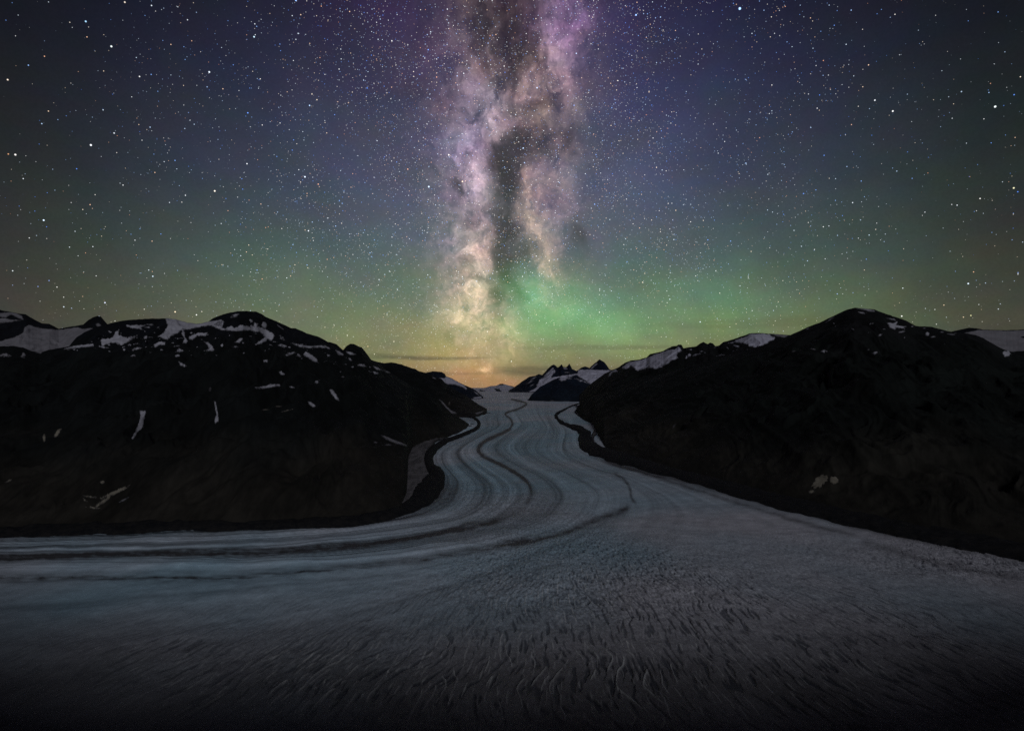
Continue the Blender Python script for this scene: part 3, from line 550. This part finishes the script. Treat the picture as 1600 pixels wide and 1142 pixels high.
for _ in range(320):
    if fil.all(): break
    c = np.zeros_like(fu); a1 = np.zeros_like(fu); a2 = np.zeros_like(fu)
    for i, j in ((0,1),(0,-1),(1,0),(-1,0)):
        k = sh(fil, i, j).astype(float); c += k; a1 += k*sh(fu, i, j); a2 += k*sh(fs, i, j)
    new = (~fil)&(c > 0); fu[new] = a1[new]/c[new]; fs[new] = a2[new]/c[new]; fil |= new
for _ in range(2):
    fu = (fu*2+sh(fu,0,1)+sh(fu,0,-1)+sh(fu,1,0)+sh(fu,-1,0))/6
    fs = (fs*2+sh(fs,0,1)+sh(fs,0,-1)+sh(fs,1,0)+sh(fs,-1,0))/6
def samp(a, x, y):
    x = np.clip((x-sx0)/cw-.5, 0, W-2.001); y = np.clip((y-600)/cw-.5, 0, Hh-2.001)
    i, j = x.astype(int), y.astype(int); f, g = x-i, y-j
    return (a[j,i]*(1-f)+a[j,i+1]*f)*(1-g)+(a[j+1,i]*(1-f)+a[j+1,i+1]*f)*g
U = samp(fu, PX, PY); S = samp(fs, PX, PY)
def polyd(pts, xs=1., ys=1.):                # distance in photo pixels to a line, and position along it
    p = spline(np.array(pts, float), len(pts)*6, 0); d = np.full(PX.shape, 1e9)
    m = (PX > p[:,0].min()-60)&(PX < p[:,0].max()+60)&(PY > p[:,1].min()-40)&(PY < p[:,1].max()+40)
    x, y = PX[m], PY[m]; dd = np.full(x.shape, 1e9)
    for a, b in zip(p[:-1], p[1:]):
        ab = b-a; L = (ab**2).sum()+1e-9
        tt = np.clip(((x-a[0])*ab[0]+(y-a[1])*ab[1])/L, 0, 1)
        dd = np.minimum(dd, np.hypot(x-a[0]-tt*ab[0], (y-a[1]-tt*ab[1])))
    d[m] = dd; return d
def line(pts, wd, amp=1., tap=38.):
    f = 1.
    for q in (pts[0], pts[-1]): f = f*sst(np.hypot(PX-q[0], (PY-q[1])*1.5), 0, tap)
    return amp*f*np.exp(-(polyd(pts)/wd)**2)
def g2(cx, cy, rx, ry): return np.exp(-((PX-cx)/rx)**2-((PY-cy)/ry)**2)

# stripes following the flow
uw = U+.02*fbm(U*2, S*1.5, 3, 5)
st = .62*fbm(uw*2.7, S*.14, 2, 101) + .70*fbm(uw*6.5, S*.16, 2, 103)*np.clip(.25+1.6*np.abs(fbm(uw*1.9, S*.3, 2, 105)), 0, 1) - .40*np.clip(ridged(uw*8.5, S*.2, 1, 113)-.45, 0, 1) + .5*fbm(uw*20, S*.3, 2, 107)*np.clip(.3+1.4*fbm(uw*2.3+7, S*.5, 2, 109), .1, 1)
near = sst(PY, 800, 980)
leftb = sst(PX, 760, 480)*sst(PY, 800, 825)                 # banded tongue that turns left
stripe = st*(.55+.9*sst(PX, 900, 500)*sst(940-PY, 0, 100))*(1-.72*sst(U, 3.9, 4.6)*sst(PY, 760, 860))*(1-.5*sst(PY, 930, 1010))*(.3+.7*sst(PY, 628, 665))*(1-.5*sst(U, 3.3, 4.2)*sst(PY, 690, 740)) + .22*fbm(PX/60, PY/1.8, 3, 111)*(1-sst(PY, 628, 655))
# debris lines, plus painted shade at the slope break
K2 = [(800,624),(822,630),(812,638),(790,646),(798,655),(800,664),(790,674),(760,688),(748,700),(754,712),(790,730),(820,750),(830,770),(824,786)]
deb_shade = 1.6*np.exp(-(polyd(K2)/np.where(PY < 670, 1.5, 2.8))**2)*(1-.6*sst(PY, 740, 782))
deb_shade += line([(824,786),(812,796),(770,812),(740,824)], 6, .35)
deb_shade += line([(800,806),(740,824),(690,832),(640,841),(560,853),(470,861),(380,865),(200,866),(60,870),(-100,880),(-300,890)], 4.2, 1.1)*(1+.4*fbm(PX/60, PY/3, 3, 9))
deb_shade += line([(770,806),(720,822),(660,838),(560,848),(420,857),(200,861),(0,868),(-300,880)], 2.6, .75)
deb_shade += line([(840,836),(800,847),(730,862),(660,874),(560,886),(480,893),(440,896),(300,902),(120,903),(-100,905),(-300,905)], 5, .8)*(.8+1.2*fbm(PX/40, PY/4, 3, 19))
deb_shade += line([(700,900),(620,898),(500,905),(350,908),(200,912)], 3, .2)
deb_shade += line([(955,738),(975,752),(984,766),(987,780),(996,790)], 2.5, .8, 12)+line([(990,790),(960,800),(925,812),(880,830),(835,842),(790,850)], 5.0, .95, 14)  # shade of the slope break, painted as dark lines
deb_shade += line([(900,668),(885,686),(880,700),(905,716),(960,738),(1000,752)], 1.6, .25)
deb_shade += line([(920,712),(990,735),(1060,758),(1150,785),(1250,815),(1350,840)], 3.5, .65)+line([(940,722),(1030,744),(1130,770),(1250,801),(1400,838),(1500,858)], 3.0, .30)+line([(868,706),(900,722),(940,736),(975,750)], 1.8, .45)
deb_shade += line([(760,652),(769,664),(760,674),(730,686),(700,697),(690,712),(706,734),(724,748)], 3, .25)+line([(745,656),(760,664),(755,672)],2.,.3)
deb_shade += line([(1330,842),(1390,858),(1450,875),(1520,890),(1620,905)], 6, .45)
deb_shade += line([(860,640),(850,650),(864,660),(858,680)], 2, .12)+line([(830,700),(850,718),(900,742),(925,770)], 7, .22)
deb_shade += line([(770,625),(776,640),(785,655)], 2, .15)+line([(880,628),(850,636),(800,634)],2.5,.12)
deb_shade *= (.85+.5*fbm(PX/14, PY/5, 3, 55))
rug = g2(690,772,34,22); deb_shade += rug*(.35+.9*np.clip(fbm(PX/5, PY/3, 3, 77)+.1, 0, 1))
# edge dirt next to the valley sides
deb_shade += .35*np.clip(1-U/.35, 0, 1)*sst(PY, 740, 800)+.75*np.exp(-(polyd([(915,694),(938,708),(980,722),(1040,740),(1120,761),(1220,789),(1320,812),(1420,835),(1520,854),(1650,882),(1830,925)])/9.)**2)
# crevasses, splaying out from the neck of the glacier
CX, CY = 343., 4900.
r = np.hypot(GX-CX, GY-CY); phi = np.arctan2(GX-CX, CY-GY)
wob = .0022*fbm(GX/60, GY/60, 2, 61)+.022*fbm(GX/420, GY/420, 2, 63)
ph = phi+wob
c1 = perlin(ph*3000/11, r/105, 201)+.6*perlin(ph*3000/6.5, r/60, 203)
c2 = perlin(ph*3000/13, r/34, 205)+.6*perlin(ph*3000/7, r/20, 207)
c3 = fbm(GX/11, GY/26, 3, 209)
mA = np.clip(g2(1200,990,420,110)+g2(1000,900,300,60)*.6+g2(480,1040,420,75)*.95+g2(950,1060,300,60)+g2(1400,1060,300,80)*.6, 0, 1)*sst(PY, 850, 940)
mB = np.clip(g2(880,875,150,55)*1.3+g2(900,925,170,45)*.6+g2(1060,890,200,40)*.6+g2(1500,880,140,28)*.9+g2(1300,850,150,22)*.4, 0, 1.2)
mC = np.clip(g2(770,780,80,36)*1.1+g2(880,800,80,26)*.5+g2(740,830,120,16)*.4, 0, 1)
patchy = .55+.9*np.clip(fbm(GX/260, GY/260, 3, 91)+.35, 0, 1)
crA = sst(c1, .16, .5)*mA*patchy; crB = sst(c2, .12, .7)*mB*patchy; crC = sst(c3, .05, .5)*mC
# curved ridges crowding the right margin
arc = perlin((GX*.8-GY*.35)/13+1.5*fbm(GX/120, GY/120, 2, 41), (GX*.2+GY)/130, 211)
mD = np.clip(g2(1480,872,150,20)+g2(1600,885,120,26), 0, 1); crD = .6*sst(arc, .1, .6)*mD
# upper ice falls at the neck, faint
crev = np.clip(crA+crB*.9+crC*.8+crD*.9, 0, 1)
rim = np.clip(sst(-c1, .34, .62)*mA*sst(PY, 960, 1040), 0, 1)
def streaks(sp, warp, seed, ln, thr, wd):   # long thin ridges between the cracks, painted pale as if lit
    q = phi*3000/sp + warp*fbm(GX/260, GY/260, 2, seed) + .10*fbm(GX/40, GY/40, 2, seed+1)
    k = np.round(q); gate = sst(perlin(k*3.71+.5, r/ln+k*.37, seed+2), thr, thr+.22)
    return np.exp(-((q-k+.25*np.sin(k*5.1))/wd)**2)*gate
rim2 = np.clip((streaks(24, 2.2, 331, 110, .02, .055)*1.1+streaks(17, 1.6, 341, 80, .22, .05)*.7)*sst(PY, 965, 1030)*np.clip(g2(560,1060,340,60)*.8+g2(940,1062,150,62)*1.5+g2(1250,1010,300,50)*.4, 0, 1.2), 0, 1)
rim3 = np.clip(streaks(14, 1.4, 351, 60, .12, .09)*(mA+.6*mB), 0, 1)*.60
GZ = GZ - 3.5*crA - 4.5*crB - 3.*crC - 3*crD + 4*rim2 + 1.5*rim3
GZ = GZ + 9*fbm(GX/230, GY/230, 3, 71)*sst(GY, 900, 1500) + 1.6*fbm(GX/28, GY/40, 3, 73)*(.3+mA+mB+mC) + 3*stripe*leftb
# broad swells: the surface drops away past the dark break line
GZ = GZ - 9*line([(990,790),(925,812),(835,842),(780,854)], 9) + 14*g2(960,760,120,22)
dirt_shade = np.clip(sst(PY, 905, 1090)*(.8+.3*fbm(GX/300, GY/300, 3, 81)) + .12*g2(1500,860,200,30), 0, 1)  # brown dirt, deepened to paint the foreground's fall-off into dark
blue = np.clip(.5+.9*fbm(GX/900, GY/900, 3, 85)+.35*g2(760,760,140,60)+.4*g2(820,680,90,40)+.4*g2(300,900,400,60)-.5*sst(650-PY, 0, 30)-.25*sst(PY, 930, 1030)-.4*sst(PY, 770, 840)*sst(PX, 900, 1100), 0, 1)

gm, t, p, b = mat_new('glacier_ice')
def attr(n):
    a = t.n('ShaderNodeAttribute'); a.attribute_name = n; return a.outputs['Fac']
ice = t.mix(attr('blue'), (.50,.47,.515), (.295,.40,.475))
nz = t.noise(t.vm('MULTIPLY', p, (1/60., 1/60., 1/60.)), 1, 6, .6)
ice = t.vm('SCALE', ice, t.rng(nz, .28, .72, .90, 1.10))
ice = t.vm('SCALE', ice, t.m('MAXIMUM', t.m('MULTIPLY_ADD', attr('stripe'), 1.5, 1.), .15))
spk = t.rng(t.noise(t.vm('MULTIPLY', p, (1/9., 1/14., 1/9.)), 1, 3, .7), .35, .7, .62, 1.3)
ice = t.mix(t.m('MULTIPLY_ADD', attr('rough'), .85, .15), ice, t.vm('SCALE', ice, spk))
ice = t.mix(t.m('MULTIPLY', attr('dirt_shade'), .80), ice, (.120,.106,.100))  # near dirt together with the painted vignette
ice = t.mix(t.m('MINIMUM', t.m('MAXIMUM', attr('debris'), 0.), .93), ice, (.050,.043,.043))  # debris cover and the break line's painted shade
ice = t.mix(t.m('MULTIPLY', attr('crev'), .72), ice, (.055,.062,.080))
ice = t.mix(t.m('MINIMUM', attr('rim'), 1.), ice, (.75,.72,.72))  # lit look of the ridges put in as pale colour
t.put(b.inputs['Base Color'], ice); b.inputs['Roughness'].default_value = .65
bump(t, b, t.noise(t.vm('MULTIPLY', p, (1/16., 1/22., 1/16.)), 1, 6, .6), .4, 2.5)
G = grid_mesh('glacier', GX, GY, GZ, gm, attrs=dict(stripe=stripe, debris=deb_shade, crev=crev, dirt_shade=dirt_shade, blue=blue, rough=np.clip(mA*.6+mB+mC+mD, 0, 1), rim=np.clip(rim2*.85+rim3, 0, 1)))
setting(G, 'grey blue glacier winding down the valley and spreading into crevassed ice', 'glacier')

# ------------------------------------------------------------------ moraines and gravel beside the ice
mm, t, p, b = mat_new('moraine_debris')
c = t.mix(t.rng(t.noise(t.vm('SCALE', p, 1/30.), 1, 6, .7), .35, .65), (.006,.006,.008), (.016,.014,.014))
t.put(b.inputs['Base Color'], c); bump(t, b, t.noise(t.vm('SCALE', p, 1/14.), 1, 6, .7), .6, 5.)
def strip(name, pts, mat, hgt, label, cat, n=520, m=26, seed=1, edge=.22):
    """pts: (px, py, half width in photo pixels across the strip); the ridge is laid on the ice surface"""
    q = spline(np.array(pts, float), n, 0)
    d = np.gradient(q[:,:2], axis=0); d /= np.hypot(d[:,0], d[:,1])[:,None]
    nrm = np.stack([-d[:,1], d[:,0]], 1)
    v = np.linspace(-1.15, 1.15, m)
    ww = (q[:,2]*(1+edge*fbm(np.arange(n)/14., np.zeros(n)+seed, 4, seed)*2))[:,None]
    x = q[:,0][:,None]+nrm[:,0][:,None]*v*ww; y = q[:,1][:,None]+nrm[:,1][:,None]*v*ww
    y = np.maximum(y, 612.)
    Y = ground_Y(y); X = (x-800)/F*Y
    prof = np.clip(1-np.abs(v)**2, -.35, 1)[None]
    Z = zg(Y)+hgt*prof*(1+.5*fbm(X/70, Y/70, 4, seed+5))*np.clip(ww/4, .25, 1.)+10.*np.clip(1-np.abs(v)[None], 0, .25)*np.clip(ww/4, .5, 1.)
    o = grid_mesh(name, X, Y, Z, mat, attrs=dict(inside=(1-np.abs(v)[None])*ww*np.ones_like(X))); setting(o, label, cat); return o
strip('moraine', [(722,650,1.),(738,652,1.6),(746,657,2.2),(748.5,663,2.8),(742,671,2.8),(716,682,2.8),(692,692,4),(677,703,6),(669,715,8),(672,730,9),(682,743,13),(674,758,19),(660,774,19),(645,789,12),(620,802,7),(590,809,7),(520,818,6.5),(400,820,7.5),(200,824,8),(80,829,8.5),(0,833,9),(-120,840,9),(-230,850,9),(-600,856,9)], mm, 26, 'black debris ridge curving between the left mountain and the glacier', 'moraine', seed=5, edge=.09)
strip('moraine', [(906,630,.8),(894,634,1.1),(882,640,1.6),(871,646,2.2),(869,651,2.6),(876,659,2.6),(890,666,3),(906,671,6),(914,681,10),(916,694,11),(938,706,10),(980,719,9),(1040,737,8.5),(1120,758,9),(1220,784,12),(1320,806,13),(1420,829,13),(1520,848,13),(1650,876,13),(1800,912,13),(2200,985,14)], mm, 30, 'black debris ridge between the right mountain and the glacier', 'moraine', seed=8)
gv, t, p, b = mat_new('gravel_flat')
at = t.n('ShaderNodeAttribute'); at.attribute_name = 'inside'
c = t.mix(t.rng(t.noise(t.vm('MULTIPLY', p, (1/60., 1/240., 1/60.)), 1, 6, .7, .6), .35, .68), (.150,.132,.140), (.060,.053,.056))
c = t.mix(t.rng(t.m('ADD', at.outputs['Fac'], t.m('MULTIPLY', t.m('SUBTRACT', t.noise(t.vm('SCALE', p, 1/70.), 1, 4, .6), .5), 9.)), -.5, 5.), (.014,.013,.014), c)
t.put(b.inputs['Base Color'], c); bump(t, b, t.noise(t.vm('SCALE', p, 1/25.), 1, 5, .7), .5, 5.)
strip('gravel_fan', [(728,668,1.2),(712,676,1.8),(690,684,2.8),(672,691,7),(659,700,13),(651,715,21),(648,735,26),(646,750,26),(641,764,19),(634,778,12),(628,790,6)], gv, 16, 'pale gravel flat between the left mountain and the black moraine', 'gravel', n=200, seed=12, edge=.1)
strip('gravel_fan', [(898,645,.8),(912,655,1.2),(925,660,1.6),(932,667,2.6),(930,675,3.4),(926,684,2.4),(930,696,1.2)], gv, 16, 'small pale gravel strip behind the black moraine at the right bend', 'gravel', n=160, seed=14, edge=.1)

# ------------------------------------------------------------------ unseen crest added to shade the near ice, and ground all round
hx = np.linspace(-6000, 6000, 360); hy = np.concatenate([np.linspace(-6000, -600, 60), np.linspace(-570, 620, 110)])
HX, HYY = np.meshgrid(hx, hy)
crest = 752+60*fbm(HX/900, HX*0, 3, 401)*sst(np.abs(HX), 60, 600)+430*sst(-HX, 500, 2300)+190*sst(HX, 750, 2500)  # raised to both sides so the outer ice falls into shade
Z = np.where(HYY < -90, crest-(-90-HYY)*.12, crest-(HYY+90)*1.15)
Z = Z+22*fbm(HX/160, HYY/160, 5, 403)*sst(np.hypot(HX, HYY), 60, 400)
Z = np.where(np.hypot(HX, HYY) < 60, np.minimum(Z, 697.5), Z); Z = np.maximum(Z, -40)
shade_hill = grid_mesh('shade_hillside', HX, HYY, Z, M_ROCK); setting(shade_hill, 'unseen rocky crest under and behind the camera, added to shade the ice', 'shade_hill')
gx, gy = np.meshgrid(np.linspace(-30000, 30000, 41), np.linspace(-30000, 29000, 41))
vf = grid_mesh('ground', gx, gy, gx*0-60, M_ROCK); setting(vf, 'dark valley floor under the mountains', 'ground')
